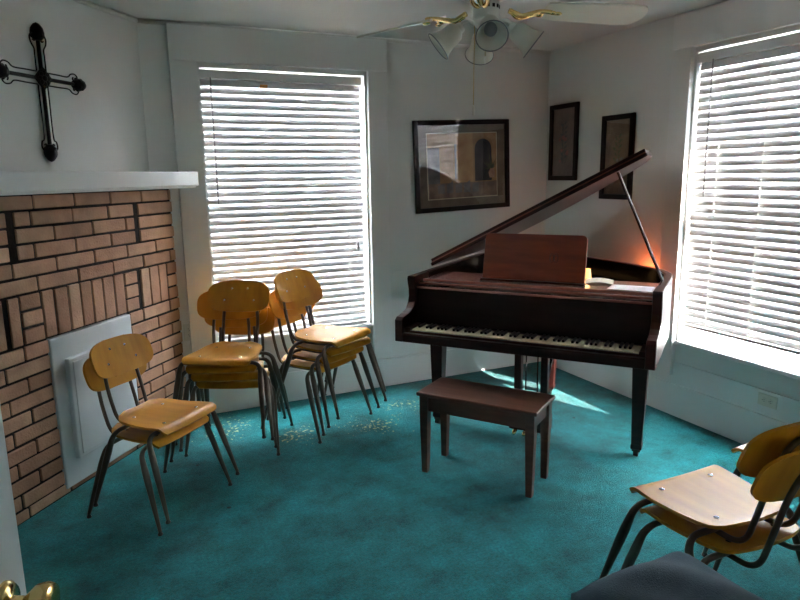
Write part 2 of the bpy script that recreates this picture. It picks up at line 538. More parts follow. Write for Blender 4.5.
TILT = 76
def blind(name, label, m, x0, x1, z0, z1, wand_x, cords, tag_x=None, tassel=None, end_gap=0):
    """inside-mounted two inch slat blind; local x across, y into the room"""
    root = thing(name, label, 'window blind', group=None)
    root.matrix_world = m
    yb = -.034
    hz = z1 - .055
    MB().box(((x0 + x1) / 2, yb + .004, z1 - .028), (x1 - x0, .058, .056)).build('headrail', M['trim'], root, bevel=.004)
    b = MB()
    pitch = .0457
    t = R(TILT)
    n = round((hz - z0 - .05) / pitch)
    pitch = (hz - .018 - z0 - .045) / (n - 1)
    half = .0254
    prof = [(-half, -.0016), (-half * .5, .0006), (0, .0014), (half * .5, .0006), (half, -.0016)]
    for i in range(n):
        zc = z0 + .045 + i * pitch
        # the room-side edge hangs low, the outer edge high
        dz = rnd.uniform(-.0006, .0006)
        tt = t + R(rnd.uniform(-.5, .5))
        poly = [(p[0], p[1] + .0013) for p in prof] + [(p[0], p[1] - .0013) for p in prof[::-1]]
        va = []
        for xx in (x0 + .004, x1 - .004):
            ring = []
            for (q, e) in poly:
                y = yb + q * math.cos(tt) * 1 + e * math.sin(tt)
                z = zc + dz - q * math.sin(tt) + e * math.cos(tt)
                ring.append(b.bm.verts.new((xx, y, z)))
            va.append(ring)
        k = len(poly)
        for j in range(k):
            b.bm.faces.new((va[0][j], va[0][(j + 1) % k], va[1][(j + 1) % k], va[1][j]))
        b.bm.faces.new(va[0]); b.bm.faces.new(va[1][::-1])
    b.build('slats', M['slat'], root)
    MB().box(((x0 + x1) / 2, yb, z0 + .012), (x1 - x0, .05, .022)).build('bottom_rail', M['trim'], root, bevel=.004)
    for cx in cords:
        MB().tube([(cx, yb + .020, z0 + .02), (cx, yb + .020, z1 - .05)], .0016, 5).build('ladder_cord', M['cord'], root)
    wz = .78
    MB().tube([(wand_x, yb + .04, z1 - .05), (wand_x, yb + .042, z1 - .06 - wz * .5), (wand_x, yb + .04, z1 - .06 - wz)], .0045, 8).build('tilt_wand', M['greytag'], root, smooth='all')
    if tassel:
        c = MB().tube([(tassel[0], yb + .036, tassel[1] + .03), (tassel[0] + .006, yb + .036, z1 - .05)], .0013, 5).build('lift_cord', M['cord'], root)
        MB().lathe([(0, .035), (.006, .034), (.010, .0), (.011, -.03), (0, -.032)], Matrix.Translation((tassel[0], yb + .036, tassel[1])), 10).build('tassel', M['greytag'], c, smooth=True)
    if tag_x is not None:
        MB().box((tag_x, yb + .024, z1 - .088), (.05, .003, .020)).build('amber_tag', M['amber'], root)
    return root
X = lambda x: WA['x1'] - x
blind('window_blind', 'white slatted blind with a small amber tag, in the window left of the piano',
      MA, .034, wA - .012, .505, 2.252, X(.70), (X(.75), X(1.60), X(1.05), X(1.32)), tag_x=X(1.04), tassel=(X(1.663), 1.08))
Yb = lambda y: y - WB['y0']
blind('window_blind', 'white slatted blind in the sunlit window to the right of the piano', MBm, .018, wB - .014, .600, 2.266,
      Yb(2.82), (Yb(2.755), Yb(2.465), Yb(2.1)), tassel=None)

# ------------------------------------------------------------------ fireplace
fp = thing('fireplace', 'corner brick fireplace with white mantel shelf and boarded white opening', 'fireplace', tuple(fpt(2.84, 0)), R(51))
inv = fp.matrix_basis.inverted() if False else Matrix.Translation(Vector(fpt(2.84, 0))) @ Matrix.Rotation(R(51), 4, 'Z')
inv = inv.inverted()
def fbuild(mb, name, mt, parent, **k):
    par = fp
    mb.bm.transform(inv)
    return mb.build(name, mt, parent, **k)
F0, F1 = 2.03, 3.652
OX0, OX1, OZ1 = 2.53, 3.15, .823
w = MB()
fbox(w, F0 + .004, OX0, -.088, -.008, .0, 1.52)
fbox(w, OX1, F1 - .004, -.088, -.008, .0, 1.52)
fbox(w, OX0, OX1, -.088, -.008, OZ1, 1.52)
fbox(w, OX0, OX1, -.088, -.008, .0, .03)
fbuild(w, 'mortar_backing', M['mortar'], fp)
w = MB()
J = .0062
def brick(f0, f1, z0, z1, j=J):
    f0 = max(f0, F0 - .001); f1 = min(f1, F1 + rnd.uniform(-.002, .004))
    if f1 - f0 < .03:
        return
    d = rnd.uniform(-.003, .003)
    t = R(rnd.uniform(-.35, .35))
    c = fpt((f0 + f1) / 2, -.035 + d, (z0 + z1) / 2 + rnd.uniform(-.0015, .0015))
    w.box(c, (f1 - f0 - 2 * j, .07, z1 - z0 - 2 * j), Matrix.Rotation(R(51), 4, 'Z') @ Matrix.Rotation(t, 4, 'Y'))
def course(z0, z1, joints, lo=F0, hi=F1, thick=()):
    js = [lo] + sorted(x for x in joints if lo + .02 < x < hi - .02) + [hi + J]
    for a, b in zip(js, js[1:]):
        brick(a, b, z0, z1)
def running(first, lo, hi):
    out = []
    x = first
    while x > lo:
        x -= .2685
    while x < hi:
        if x > lo:
            out.append(x)
        x += .2685
    return out
zb = [1.063 + .0765 * k for k in range(7)]
course(zb[0], zb[1], running(2.514, F0, F1))
course(zb[1], zb[2], running(2.377, F0, F1))
# courses with the dark upright joint
for k, first in ((2, 2.518), (3, 2.651), (4, 2.517)):
    j = running(first, F0, 3.262)
    left_gap = 2.84 * 2 - 3.285
    js = [x for x in j if x > left_gap + .05 and x < 3.22]
    course(zb[k], zb[k + 1], js, left_gap + .022, 3.262)
    course(zb[k], zb[k + 1], [], 3.306, F1)
    course(zb[k], zb[k + 1], [], F0, left_gap - .022)
    if k == 2:
        pass
course(zb[5], 1.519, running(2.542, F0, F1))
# soldier course
sz0, sz1 = .825, 1.063
so = [2.522, 2.602, 2.695, 2.781, 2.867, 2.953, 3.043, 3.131]
for a, b in zip(so, so[1:]):
    brick(a, b, sz0, sz1)
def trio(a, b):
    for k in range(3):
        brick(a, b, sz0 + (sz1 - sz0) * k / 3, sz0 + (sz1 - sz0) * (k + 1) / 3)
trio(3.131, 3.249); trio(2.392, 2.522)
vr = [3.277, 3.362, 3.454, 3.541]
for a, b in zip(vr, vr[1:]):
    brick(a, b, sz0, sz1)
trio(3.541, F1)
vl = [2.03 + .11, 2.222, 2.30]
brick(2.14, 2.222, sz0, sz1); brick(2.222, 2.304, sz0, sz1); brick(2.322, 2.392, sz0, sz1)
trio(F0, 2.14)
# courses beside the opening
zz = .825
k = 0
while zz - .0763 > .055:
    course(zz - .0763, zz, running(2.385 if k % 2 == 0 else 2.268, F0, OX0), F0, OX0)
    course(zz - .0763, zz, running(3.276 if k % 2 == 0 else 3.414, OX1, F1), OX1, F1)
    zz -= .0763; k += 1
course(.0, zz, running(2.3, F0, F1), F0, F1)
fbuild(w, 'brick_surround', M['brick'], fp, bevel=.004)
w = MB()
fbox(w, 1.955, 3.712, -.088, .165, 1.535, 1.622)
fbox(w, 1.965, 3.70, -.088, .150, 1.522, 1.537)
fbuild(w, 'mantel_shelf', M['trim'], fp, bevel=.006)
w = MB()
fbox(w, OX0 + .003, OX1 - .003, -.04, .006, .03, OZ1 - .004)
pn = fbuild(w, 'fireplace_cover', M['white_panel'], fp, bevel=.008)
pn['label'] = 'white painted board closing the firebox'
w = MB()
fbox(w, 2.612, 3.095, .0, .032, .165, .70)
ip = fbuild(w, 'raised_panel', M['white_panel'], pn, bevel=.006)
w = MB()
fbox(w, 2.635, 3.072, .028, .036, .185, .68)
ip2 = fbuild(w, 'panel_moulding', M['white_panel'], pn, bevel=.004)

# ------------------------------------------------------------------ wrought iron cross on the plaster
def cross():
    c0 = fpt(2.765, -.09 + .018, 2.07)
    o = thing('wall_cross', 'black wrought iron cross with scrolled wire arms on the wall above the mantel', 'wall cross', tuple(c0), R(51))
    m = MB()
    # local: x along the wall, z up, y into the wall is +y (room is -y)
    m.tube([(0, 0, .215), (0, 0, -.33)], .0095, 8).tube([(-.24, 0, 0), (.24, 0, 0)], .0095, 8)
    m.build('crossbar', M['iron'], o, smooth=True)
    arms = [(Vector((0, 0, 1)), .25), (Vector((0, 0, -1)), .39), (Vector((1, 0, 0)), .285), (Vector((-1, 0, 0)), .285)]
    for d, ln in arms:
        s = Vector((d.z, 0, -d.x))
        b = MB()
        for sg in (-1, 1):
            pts = [d * .032 + s * .030 * sg, d * .10 + s * .030 * sg]
            pts += [d * (ln - .115) + s * .030 * sg, d * (ln - .09) + s * .046 * sg, d * (ln - .062) + s * .050 * sg, d * (ln - .045) + s * .036 * sg, d * (ln - .058) + s * .018 * sg, d * (ln - .078) + s * .022 * sg, d * (ln - .074) + s * .034 * sg]
            b.tube(smooth_path(pts, 5), .0036, 6)
        b.build('scroll_wire', M['iron'], o, smooth='all')
        b = MB()
        z = d.to_track_quat('Z', 'Y').to_matrix().to_4x4()
        mm = Matrix.Translation(d * (ln - .075)) @ z
        b.lathe([(0, -.004), (.018, .0), (.030, .018), (.033, .036), (.028, .058), (.015, .076), (0, .084)], mm, 10)
        for k in range(6):
            a = 2 * PI * k / 6
            for (r0, z0) in ((.024, .022), (.022, .045)):
                b.ball(mm @ Vector((r0 * math.cos(a + z0 * 20), r0 * math.sin(a + z0 * 20), z0)), .009, (1, 1, 1.3), 8)
        b.build('leaf_finial', M['iron'], o, smooth=True)
    b = MB()
    b.box((0, -.006, 0), (.075, .014, .075), Matrix.Rotation(R(45), 4, 'Y'))
    b.box((0, -.006, 0), (.05, .022, .05))
    for k in range(8):
        a = 2 * PI * k / 8
        b.ball((.026 * math.cos(a), -.016, .026 * math.sin(a)), .012, (1, .6, 1), 8)
    b.ball((0, -.018, 0), .014, (1, .8, 1), 10)
    b.build('rosette', M['iron'], o, smooth=True)
cross()

# ------------------------------------------------------------------ door standing open at the left
def door():
    hx, hy, a = -.453, YR + .03, R(69)
    d = bpy.data.objects.new('door_1', None)
    COL.objects.link(d); d.location = (hx, hy, 0); d.rotation_euler = (0, 0, a)
    struct(d)
    b = MB()
    wd = .828
    b.box((wd / 2, .02, 1.03), (wd, .036, 2.03))
    sl = b.build('door_leaf', M['door'], d, bevel=.002)
    b = MB()
    for (z0, z1) in ((.22, .92), (1.06, 1.90)):
        for (x0, x1) in ((.11, .38), (.45, .72)):
            b.box(((x0 + x1) / 2, .001, (z0 + z1) / 2), (x1 - x0, .008, z1 - z0))
    b.build('door_panel', M['door'], d, bevel=.003)
    mx = Matrix.Translation((wd - .062, .002, .982)) @ Matrix.Rotation(R(90), 4, 'X')
    b = MB()
    b.lathe([(0, 0), (.033, 0), (.033, .004), (.028, .010), (.012, .014), (.011, .030), (.016, .036), (.026, .046), (.029, .060), (.026, .068), (.016, .072), (0, .073)], mx, 28)
    b.build('door_knob', M['gold'], d, smooth=True)
    b = MB()
    for z in (.25, 1.05, 1.80):
        b.tube([(-.004, .0, z - .045), (-.004, .0, z + .045)], .007, 8)
    b.build('door_hinge', M['brass'], d, smooth=True)
    return d
door()
b = MB()
b.box((DX0 + .012, YR - .06, DH / 2), (.024, .14, DH)).box((DX1 - .012, YR - .06, DH / 2), (.024, .14, DH)).box(((DX0 + DX1) / 2, YR - .06, DH - .012), (DX1 - DX0 - .048, .14, .024))
struct(b.build('trim_5', M['trim'], bevel=.003))

# ------------------------------------------------------------------ chairs
def leg_mesh(side, front):
    """half of a cross-wise inverted U: rail under the seat, arch, splayed tapering leg"""
    x_top, x_bot = (.112, .232) if front else (-.105, -.235)
    zt = .405 if front else .400
    pts = [Vector((x_top, .0, zt)), Vector((x_top, .236 * side, zt)), Vector((x_bot, .276 * side, .018))]
    path = round_path(pts, .052, 7)
    a, e = path[-2], path[-1]
    path = path[:-1] + [a.lerp(e, t) for t in (.15, .3, .5, .7, .85, 1)]
    rr = []
    for i, p in enumerate(path):
        t = (zt - p.z) / (zt - .018)
        rr.append(.0110 + .0065 * min(1, t / .3) if t < .3 else .0175 - .0090 * (t - .3) / .7)
    m = MB(); m.tube(path, rr, 10)
    return m, path[-1]

SD = .385
def seat_z(u, v):
    z = .437 + .005 * ((2 * v - 1) ** 2) - .009 * math.sin(PI * min(1, u / .85))
    if u > .84:
        q = (u - .84) / .16
        z -= .030 * q * q
    if u < .14:
        z += .010 * (1 - u / .14) ** 2
    return z
def seat_fn():
    def fn(u, v):
        # u back(0)->front(1), v right(0)->left(1)
        x = -.180 + u * SD
        hw = .172 + .030 * min(1, u * 1.5)
        if u < .22:
            q = 1 - u / .22
            hw -= .085 * (1 - math.sqrt(max(0, 1 - q * q)))
        if u > .93:
            q = (u - .93) / .07
            hw -= .016 * (1 - math.sqrt(max(0, 1 - q * q)))
        y = -hw + 2 * hw * v
        nx = 0
        if u > .84:
            q = (u - .84) / .16
            x -= .014 * q * q
            nx = 1.1 * q
        return (x, y, seat_z(u, v)), Vector((nx, 0, 1)).normalized()
    return fn

BZ, BH, LEAN = .720, .091, .034
def back_x(y, a):
    return -.262 - a * LEAN + .030 * (y / .2) ** 2
def back_fn():
    def fn(u, v):
        a = math.sin((2 * u - 1) * PI / 2)          # denser rows near the rounded edges
        hw = max(.198 * (1 - abs(a) ** 3.2) ** .32, .07)
        t = 2 * v - 1
        y = hw * t
        z = BZ + a * BH * (1.04 if a > 0 else 1)
        n = Vector((1, -.30 * y / .2, .3)).normalized()
        return (back_x(y, a), y, z), n
    return fn

def make_chair(label, group):
    t = thing('stacking_chair', label, 'chair', group=group)
    seat = MB().grid(seat_fn(), 22, 14, .012).build('seat', M['ply'], t, smooth=True)
    for (x, y) in ((.112, .120), (.112, -.120), (-.100, .105), (-.100, -.105)):
        z = seat_z((x + .18) / SD, .5 + y / .4)
        MB().lathe([(0, .004), (.005, .0035), (.009, .001), (.009, -.003)], Matrix.Translation((x, y, z)), 12).build('screw', M['screw'], seat, smooth=True)
    bk = MB().grid(back_fn(), 20, 18, .011).build('backrest', M['ply'], t, smooth=True)
    for (y, a) in ((.050, .50), (-.050, .50), (.094, -.25), (-.094, -.25)):
        MB().lathe([(0, .004), (.004, .0035), (.007, .001), (.007, -.004)], Matrix.Translation((back_x(y, a) + .001, y, BZ + a * BH)) @ Matrix.Rotation(R(72), 4, 'Y'), 10).build('screw', M['screw'], bk, smooth=True)
    for front in (True, False):
        for side in (1, -1):
            m, foot = leg_mesh(side, front)
            lg = m.build('leg', M['tube'], t, smooth=True)
            d = Matrix.Translation((foot.x, foot.y, 0))
            MB().lathe([(0, 0), (.011, 0), (.0125, .004), (.011, .010), (.007, .016), (.007, .026), (.0, .027)], d, 12).build('glide', M['glide'], lg, smooth=True)
    # back tube: inverted U behind the backrest, sweeping forward under the seat
    pts = []
    for s in (1, -1):
        half = [Vector((.10, .100 * s, .388)), Vector((-.205, .106 * s, .388)), Vector((-.247, .112 * s, .54)), Vector((-.272, .104 * s, .66)), Vector((-.2985, .070 * s, .762))]
        pts.append(half)
    path = pts[0] + pts[1][::-1]
    path = round_path(path, .065, 7)
    MB().tube(path, .0095, 10).build('back_frame', M['tube'], t, smooth=True)
    return t

chair0 = None
def chair(x, y, z, head, label, group, sc=1.0):
    global chair0
    if chair0 is None:
        chair0 = make_chair(label, group)
        c = chair0
    else:
        c = copy_tree(chair0)
    c.location = (x, y, z)
    c.rotation_euler = (0, 0, R(head))
    c.scale = (sc, sc, sc)
    c['label'] = label
    if group:
        c['group'] = group
    elif 'group' in c.keys():
        del c['group']
    return c

def stack(x, y, head, labels, group, sc, up=.056, fwd=.042, jit=None):
    for i, lb in enumerate(labels):
        j = jit[i] if jit else (0, 0, 0)
        h = R(head)
        dx = math.cos(h) * fwd * i * sc + j[0]
        dy = math.sin(h) * fwd * i * sc + j[1]
        chair(x + dx, y + dy, up * sc * i, head + j[2], lb, group, sc)

stack(.148, 3.215, -47, ['lower amber plywood chair of the pair by the white fireplace board, its back showing behind',
                         'upper amber plywood chair of the pair standing by the white fireplace board'],
      'pair of stacked chairs in front of the fireplace', .925, up=.076, fwd=.056)
stack(.660, 3.790, -121, ['bottom amber chair, standing on the carpet, of the tall stack nearest the brickwork',
                        'second amber chair from the floor in the tall stack nearest the brickwork',
                        'third amber chair from the floor, back pushed left, in the stack nearest the brickwork',
                        'topmost amber chair of the stack nearest the brickwork, its back square to the blind'],
      'stacked chairs beside the brickwork', .97, up=.062, fwd=.046, jit=[(-.005, .015, 6), (-.02, .02, 10), (-.03, .025, 12), (-.01, 0, 0)])
stack(1.150, 3.890, -53, ['bottom amber chair, on the carpet, of the stack under the left blind',
                        'second amber chair from the floor in the stack under the middle of the left blind',
                        'third amber chair from the floor, back turned right, in the stack below the left blind',
                        'topmost amber chair with pale seat of the stack nearest the piano'],
      'stacked chairs under the left blind', 1.0, up=.060, fwd=.046, jit=[(.02, .0, -3), (.025, -.005, -6), (.03, -.01, -8), (.0, 0, 0)])
stack(1.805, 1.36, 90, ['lower amber chair of the pair in the right foreground, seen from behind',
                        'upper amber chair with sunlit pale seat of the pair in the right foreground'],
      'pair of stacked chairs in the right foreground', 1.0, fwd=.05)
chair(2.55, 1.60, 0, 100, 'single amber chair standing beyond the right foreground pair, half cut off by the picture edge', None, 1.0)

# ------------------------------------------------------------------ grand piano
pc = Vector((1.988, 2.81, 0)); pa = R(-51.8)
piano = thing('grand_piano', 'dark mahogany baby grand piano with its lid propped open in the room corner', 'piano', tuple(pc), pa)
PM = Matrix.Translation(pc) @ Matrix.Rotation(pa, 4, 'Z')
HT = 1.0
# outer plan of the case behind the arms (local u, v)
plan = [Vector((.70, .24, 0)), Vector((.70, .55, 0)), Vector((.685, .70, 0)), Vector((.60, .88, 0)), Vector((.44, 1.05, 0)), Vector((.26, 1.20, 0)), Vector((.06, 1.34, 0)), Vector((-.18, 1.435, 0)), Vector((-.42, 1.44, 0)), Vector((-.60, 1.37, 0)), Vector((-.69, 1.24, 0)), Vector((-.70, 1.10, 0)), Vector((-.70, .24, 0))]
curve = [plan[0]] + smooth_path(plan[1:-1], 5) + [plan[-1]]
def offset(path, d):
    out = []
    for i, p in enumerate(path):
        t = (path[min(i + 1, len(path) - 1)] - path[max(i - 1, 0)]).normalized()
        nn = Vector((-t.y, t.x, 0))
        out.append(p + nn * d)
    return out
inner = offset(curve, .036)
def strip(mb, A, B, z0, z1):
    k = len(A)
    v = [[mb.bm.verts.new((p.x, p.y, z)) for p in L_] for L_ in (A, B) for z in (z0, z1)]
    a0, a1, b0, b1 = v
    for i in range(k - 1):
        mb.bm.faces.new((a0[i], a0[i + 1], a1[i + 1], a1[i]))
        mb.bm.faces.new((b0[i], b1[i], b1[i + 1], b0[i + 1]))
        mb.bm.faces.new((a1[i], a1[i + 1], b1[i + 1], b1[i]))
        mb.bm.faces.new((a0[i], b0[i], b0[i + 1], a0[i + 1]))
    for i in (0, k - 1):
        mb.bm.faces.new((a0[i], a1[i], b1[i], b0[i]))
m = MB(); strip(m, curve, inner, .65, HT)
m.build('rim', M['mahog'], piano, smooth=True, bevel=.003)
m = MB(); strip(m, inner, offset(curve, .046), .70, HT - .004)
m.build('inner_rim', M['lacq'], piano, smooth=True)
pi_ = [(p.x, p.y) for p in offset(curve, .047)]
m = MB().prism(pi_[::1], .66, .72)
m.build('soundboard', M['mahog2'], piano)
pp = [(p.x, p.y) for p in offset(curve, .09)]
pp = [(x, max(y, .46)) for x, y in pp]
MB().prism(pp, .86, .875).build('iron_plate', M['plate'], piano)
m = MB()
for i in range(60):
    u = -.56 + i * 1.08 / 59
    v1 = 1.30 - max(0, u + .25) * .95
    m.tube([(u, .50, .893), (u * .9 - .02, v1, .893)], .0012, 4)
st = m.build('strings', M['brass'], piano)
m = MB()
for i in range(60):
    u = -.56 + i * 1.08 / 59
    m.tube([(u, .50, .872), (u, .50, .905)], .0028, 5)
m.build('tuning_pins', M['glide'], piano)
# arms (cheeks) with the scroll profile, in the v-z plane
def arm(u0, u1):
    prof = [(-.115, .645), (-.115, .770), (-.095, .786), (-.06, .790), (-.02, .797), (.025, .815), (.055, .845), (.068, .88), (.066, .92), (.055, .955), (.050, .985), (.056, HT), (.25, HT), (.25, .645)]
    m = MB()
    # polygon axes: local x -> v, local y -> z, extrude -> u
    mm = Matrix(((0, 0, 1, 0), (1, 0, 0, 0), (0, 1, 0, 0), (0, 0, 0, 1)))
    m.prism(prof, u0, u1, mm)
    return m
arm(-.70, -.652).build('arm', M['mahog'], piano, bevel=.004)
arm(.652, .70).build('arm', M['mahog'], piano, bevel=.004)
m = MB(); m.box((0, .05, .668), (1.304, .33, .045)).box((0, -.098, .672), (1.304, .03, .05))
m.build('keybed', M['mahog'], piano, bevel=.003)
MB().box((0, -.075, .697), (1.304, .018, .022)).build('key_slip', M['mahog'], piano, bevel=.003)
for s in (-1, 1):
    MB().box((s * .635, -.005, .705), (.033, .16, .035)).build('key_block', M['mahog'], piano, bevel=.004)
# keys
kw = 1.232 / 52
wk = bk_ = None
black_after = {0, 2, 3, 5, 6}   # A, C, D, F, G within A..G
for i in range(52):
    u = -.616 + kw * (i + .5)
    if wk is None:
        m = MB(); m.box((0, .003, .703), (kw - .0014, .136, .020))
        wk = m.build('white_key', M['ivory'], piano, bevel=.0012)
        k = wk
    else:
        k = wk.copy(); COL.objects.link(k); k.parent = piano
    k.location = (u, 0, rnd.uniform(-.0006, .0006))
    if i % 7 in black_after and i < 51:
        if bk_ is None:
            m = MB()
            A = [(-.0055, -.045 + .06), (.0055, -.045 + .06), (.0055, .135), (-.0055, .135)]
            m.box((0, .026, .7185), (.0140, .086, .014))
            bk_ = m.build('black_key', M['ebony'], piano, bevel=.003)
            k = bk_
        else:
            k = bk_.copy(); COL.objects.link(k); k.parent = piano
        k.location = (u + kw / 2, 0, 0)
MB().box((0, .073, .709), (1.30, .006, .006)).build('name_felt', M['felt'], piano)
# fallboard standing open, its folded lip, and the shelf in front of the music desk
m = MB(); m.box((0, .086, .825), (1.302, .018, .215), Matrix.Rotation(R(-4), 4, 'X'))
m.build('fallboard', M['fall'], piano, bevel=.004)
m = MB(); m.box((0, .098, .932), (1.302, .046, .014)).box((0, .128, .953), (1.302, .050, .014))
m.build('fallboard_lip', M['shelf'], piano, bevel=.004)
MB().box((0, .335, .961), (1.302, .334, .018)).build('desk_shelf', M['shelf'], piano, bevel=.003)
MB().box((0, .50, .81), (1.302, .02, .28)).build('pin_block', M['lacq'], piano)
# music desk
poly = []
W2, HH, rr_ = .295, .272, .030
for cx, cz, a0 in ((W2 - rr_, HH - rr_, 0), (-W2 + rr_, HH - rr_, 90)):
    for q in range(6):
        a = R(a0 + q * 18)
        poly.append((cx + rr_ * math.cos(a), cz + rr_ * math.sin(a)))
poly += [(-W2, 0), (W2, 0)]
mm = Matrix.Translation((-.018, .275, .972)) @ Matrix.Rotation(R(78), 4, 'X')
md = MB().prism(poly, -.009, .009, mm).build('music_desk', M['mahog2'], piano, bevel=.004)
MB().box((-.018, .262, .975), (.60, .045, .012)).build('desk_ledge', M['mahog'], piano, bevel=.004)
def emb():
    m = MB()
    for rad in (.018, .026):
        for s in (-1, 1):
            pts = [mm @ Vector((.118 + s * .012 + rad * .5 * math.cos(a), .14 + rad * math.sin(a), .0095)) for a in [2 * PI * q / 20 for q in range(20)]]
            m.tube(pts, .0012, 5, closed=True)
    return m.build('carved_motif', M['mahog'], md, smooth='all')
emb()
# lid: hinged on the bass side, front flap folded back over it
LA = R(27.4)
HX, HZ = -.70, HT + .012
LM = Matrix.Translation((HX, 0, HZ)) @ Matrix.Rotation(-LA, 4, 'Y')
lid_plan = [(0, .40)] + [(1.412, .40), (1.412, .58), (1.392, .72), (1.31, .90), (1.15, 1.07), (.97, 1.22), (.76, 1.36), (.52, 1.455), (.28, 1.46), (.10, 1.39), (.01, 1.26), (0, 1.12)]
lp = [Vector((x, y, 0)) for x, y in lid_plan]
lp = [(p.x, p.y) for p in [lp[0]] + [lp[1]] + smooth_path(lp[2:], 5)]
lid = MB().prism(lp, 0, .020, LM).build('lid', M['mahog'], piano, bevel=.004)
fl = MB().prism([(.012, .405), (1.412, .405), (1.405, .70), (.012, .70)], .024, .043, LM).build('lid_flap', M['mahog'], piano, bevel=.004)
MB().tube([LM @ Vector((.012, .402, .022)), LM @ Vector((1.41, .402, .022))], .0035, 6).build('lid_hinge', M['mahog2'], fl, smooth='all')
# prop stick
pa_ = Vector((.668, .40, HT - .01)); 
pb_ = LM @ Vector((1.235, .47, -.001))
m = MB()
dirv = (pb_ - pa_)
q = dirv.to_track_quat('Z', 'Y').to_matrix().to_4x4()
m.box((pa_ + pb_) / 2, (.018, .014, dirv.length), q)
m.build('lid_prop', M['mahog'], piano, bevel=.003)
# legs
def pleg(u, v):
    m = MB()
    rings = []
    for (z, s) in ((.648, .105), (.628, .105), (.622, .092), (.60, .086), (.075, .056), (.070, .060), (.046, .060), (.040, .050)):
        rings.append([m.bm.verts.new((u + a * s / 2, v + b * s / 2, z)) for a, b in ((-1, -1), (1, -1), (1, 1), (-1, 1))])
    for A, B in zip(rings, rings[1:]):
        for j in range(4):
            m.bm.faces.new((A[j], A[(j + 1) % 4], B[(j + 1) % 4], B[j]))
    m.bm.faces.new(rings[0]); m.bm.faces.new(rings[-1][::-1])
    lg = m.build('leg', M['mahog'], piano, bevel=.003)
    c = MB()
    c.tube([(u - .013, v - .014, .021), (u + .013, v - .014, .021)], .021, 16)
    c.box((u, v - .004, .036), (.044, .042, .014))
    c.build('caster', M['glide'], lg, smooth=True)
pleg(-.628, .34); pleg(.585, .36); pleg(-.12, 1.20)
# pedal lyre
m = MB()
for u in (-.105, .055):
    m.box((u, .35, .38), (.042, .05, .52))
m.box((-.025, .35, .632), (.235, .09, .026))
m.box((-.025, .35, .605), (.19, .05, .022))
m.build('lyre_post', M['mahog'], piano, bevel=.004)
MB().box((-.025, .345, .105), (.235, .115, .088)).build('pedal_box', M['mahog'], piano, bevel=.005)
for u in (-.06, .01):
    MB().tube([(u, .35, .14), (u, .35, .60)], .004, 6).build('trapwork_rod', M['lacq'], piano, smooth='all')
for u in (-.085, -.025, .035):
    m = MB()
    m.tube([(u, .31, .083), (u, .25, .081), (u, .215, .077), (u, .195, .072)], [.006, .008, .014, .008], 8)
    m.build('pedal', M['gold'], piano, smooth='all')
m = MB()
m.tube([(.02, .40, .15), (.06, .62, .64)], .011, 8)
m.build('lyre_brace', M['lacq'], piano, smooth='all')
def P2W(u, v, z):
    return PM @ Vector((u, v, z))

# things on the piano
def sheet(name, label, u, v, z, w_, d_, ang, mt, curl=0.0):
    m = MB()
    def fn(a, b):
        return ((a - .5) * w_, (b - .5) * d_, .0015 + curl * (math.sin(PI * a) * .7 + .3 * b)), (0, 0, 1)
    m.grid(fn, 10, 6, .0012)
    p = P2W(u, v, z)
    o = m.build(name, mt, smooth='all', loc=p, rot=(0, 0, pa + R(ang)))
    return tag(o, label, 'sheet of paper')
sheet('paper_sheet', 'flat white paper sheet on the right end of the piano shelf', .525, .275, .9705, .23, .17, -2, M['paper'])
sheet('paper_sheet', 'curled cream paper bulging beside the music desk on the piano', .335, .40, .9705, .15, .13, 8, M['paper2'], .016)
lampp = P2W(.214, .66, .872)
lamp = thing('desk_lamp', 'small lit lamp with glowing warm shade inside the open piano behind the music desk', 'lamp', tuple(lampp))
MB().lathe([(0, 0), (.035, 0), (.035, .010), (.012, .016), (.007, .03), (.007, .075), (0, .075)], n=20).build('lamp_base', M['brass'], lamp, smooth=True)
MB().lathe([(.026, .070), (.029, .072), (.020, .135), (.017, .135), (.026, .073)], n=20).build('lamp_shade', emit('warm_shade', (1, .55, .2, 1), .25), lamp, smooth=True)
pl = bpy.data.lights.new('lamp_bulb', 'POINT'); pl.energy = .05; pl.color = (1, .42, .16); pl.shadow_soft_size = .02
plo = bpy.data.objects.new('lamp_bulb', pl); COL.objects.link(plo); plo.parent = lamp; plo.location = (0, 0, .150)

nl = thing('night_light', 'small plug-in night light behind the piano casting an orange glow on the wall', 'night light', (XB - .0, 3.20, .80), R(-90))
MB().box((0, -.012, 0), (.045, .024, .07)).build('plug_body', M['outlet'], nl, bevel=.004)
MB().lathe([(.024, -.03), (.026, .0), (.018, .05), (.016, .05), (.022, -.03)], Matrix.Translation((0, -.05, .045)), 16).build('lamp_shade', emit('orange_shade', (1, .38, .12, 1), .4), nl, smooth=True)
pl = bpy.data.lights.new('night_bulb', 'POINT'); pl.energy = .32; pl.color = (1, .20, .06); pl.shadow_soft_size = .015
plo = bpy.data.objects.new('night_bulb', pl); COL.objects.link(plo); plo.parent = nl; plo.location = (0, -.07, .10)

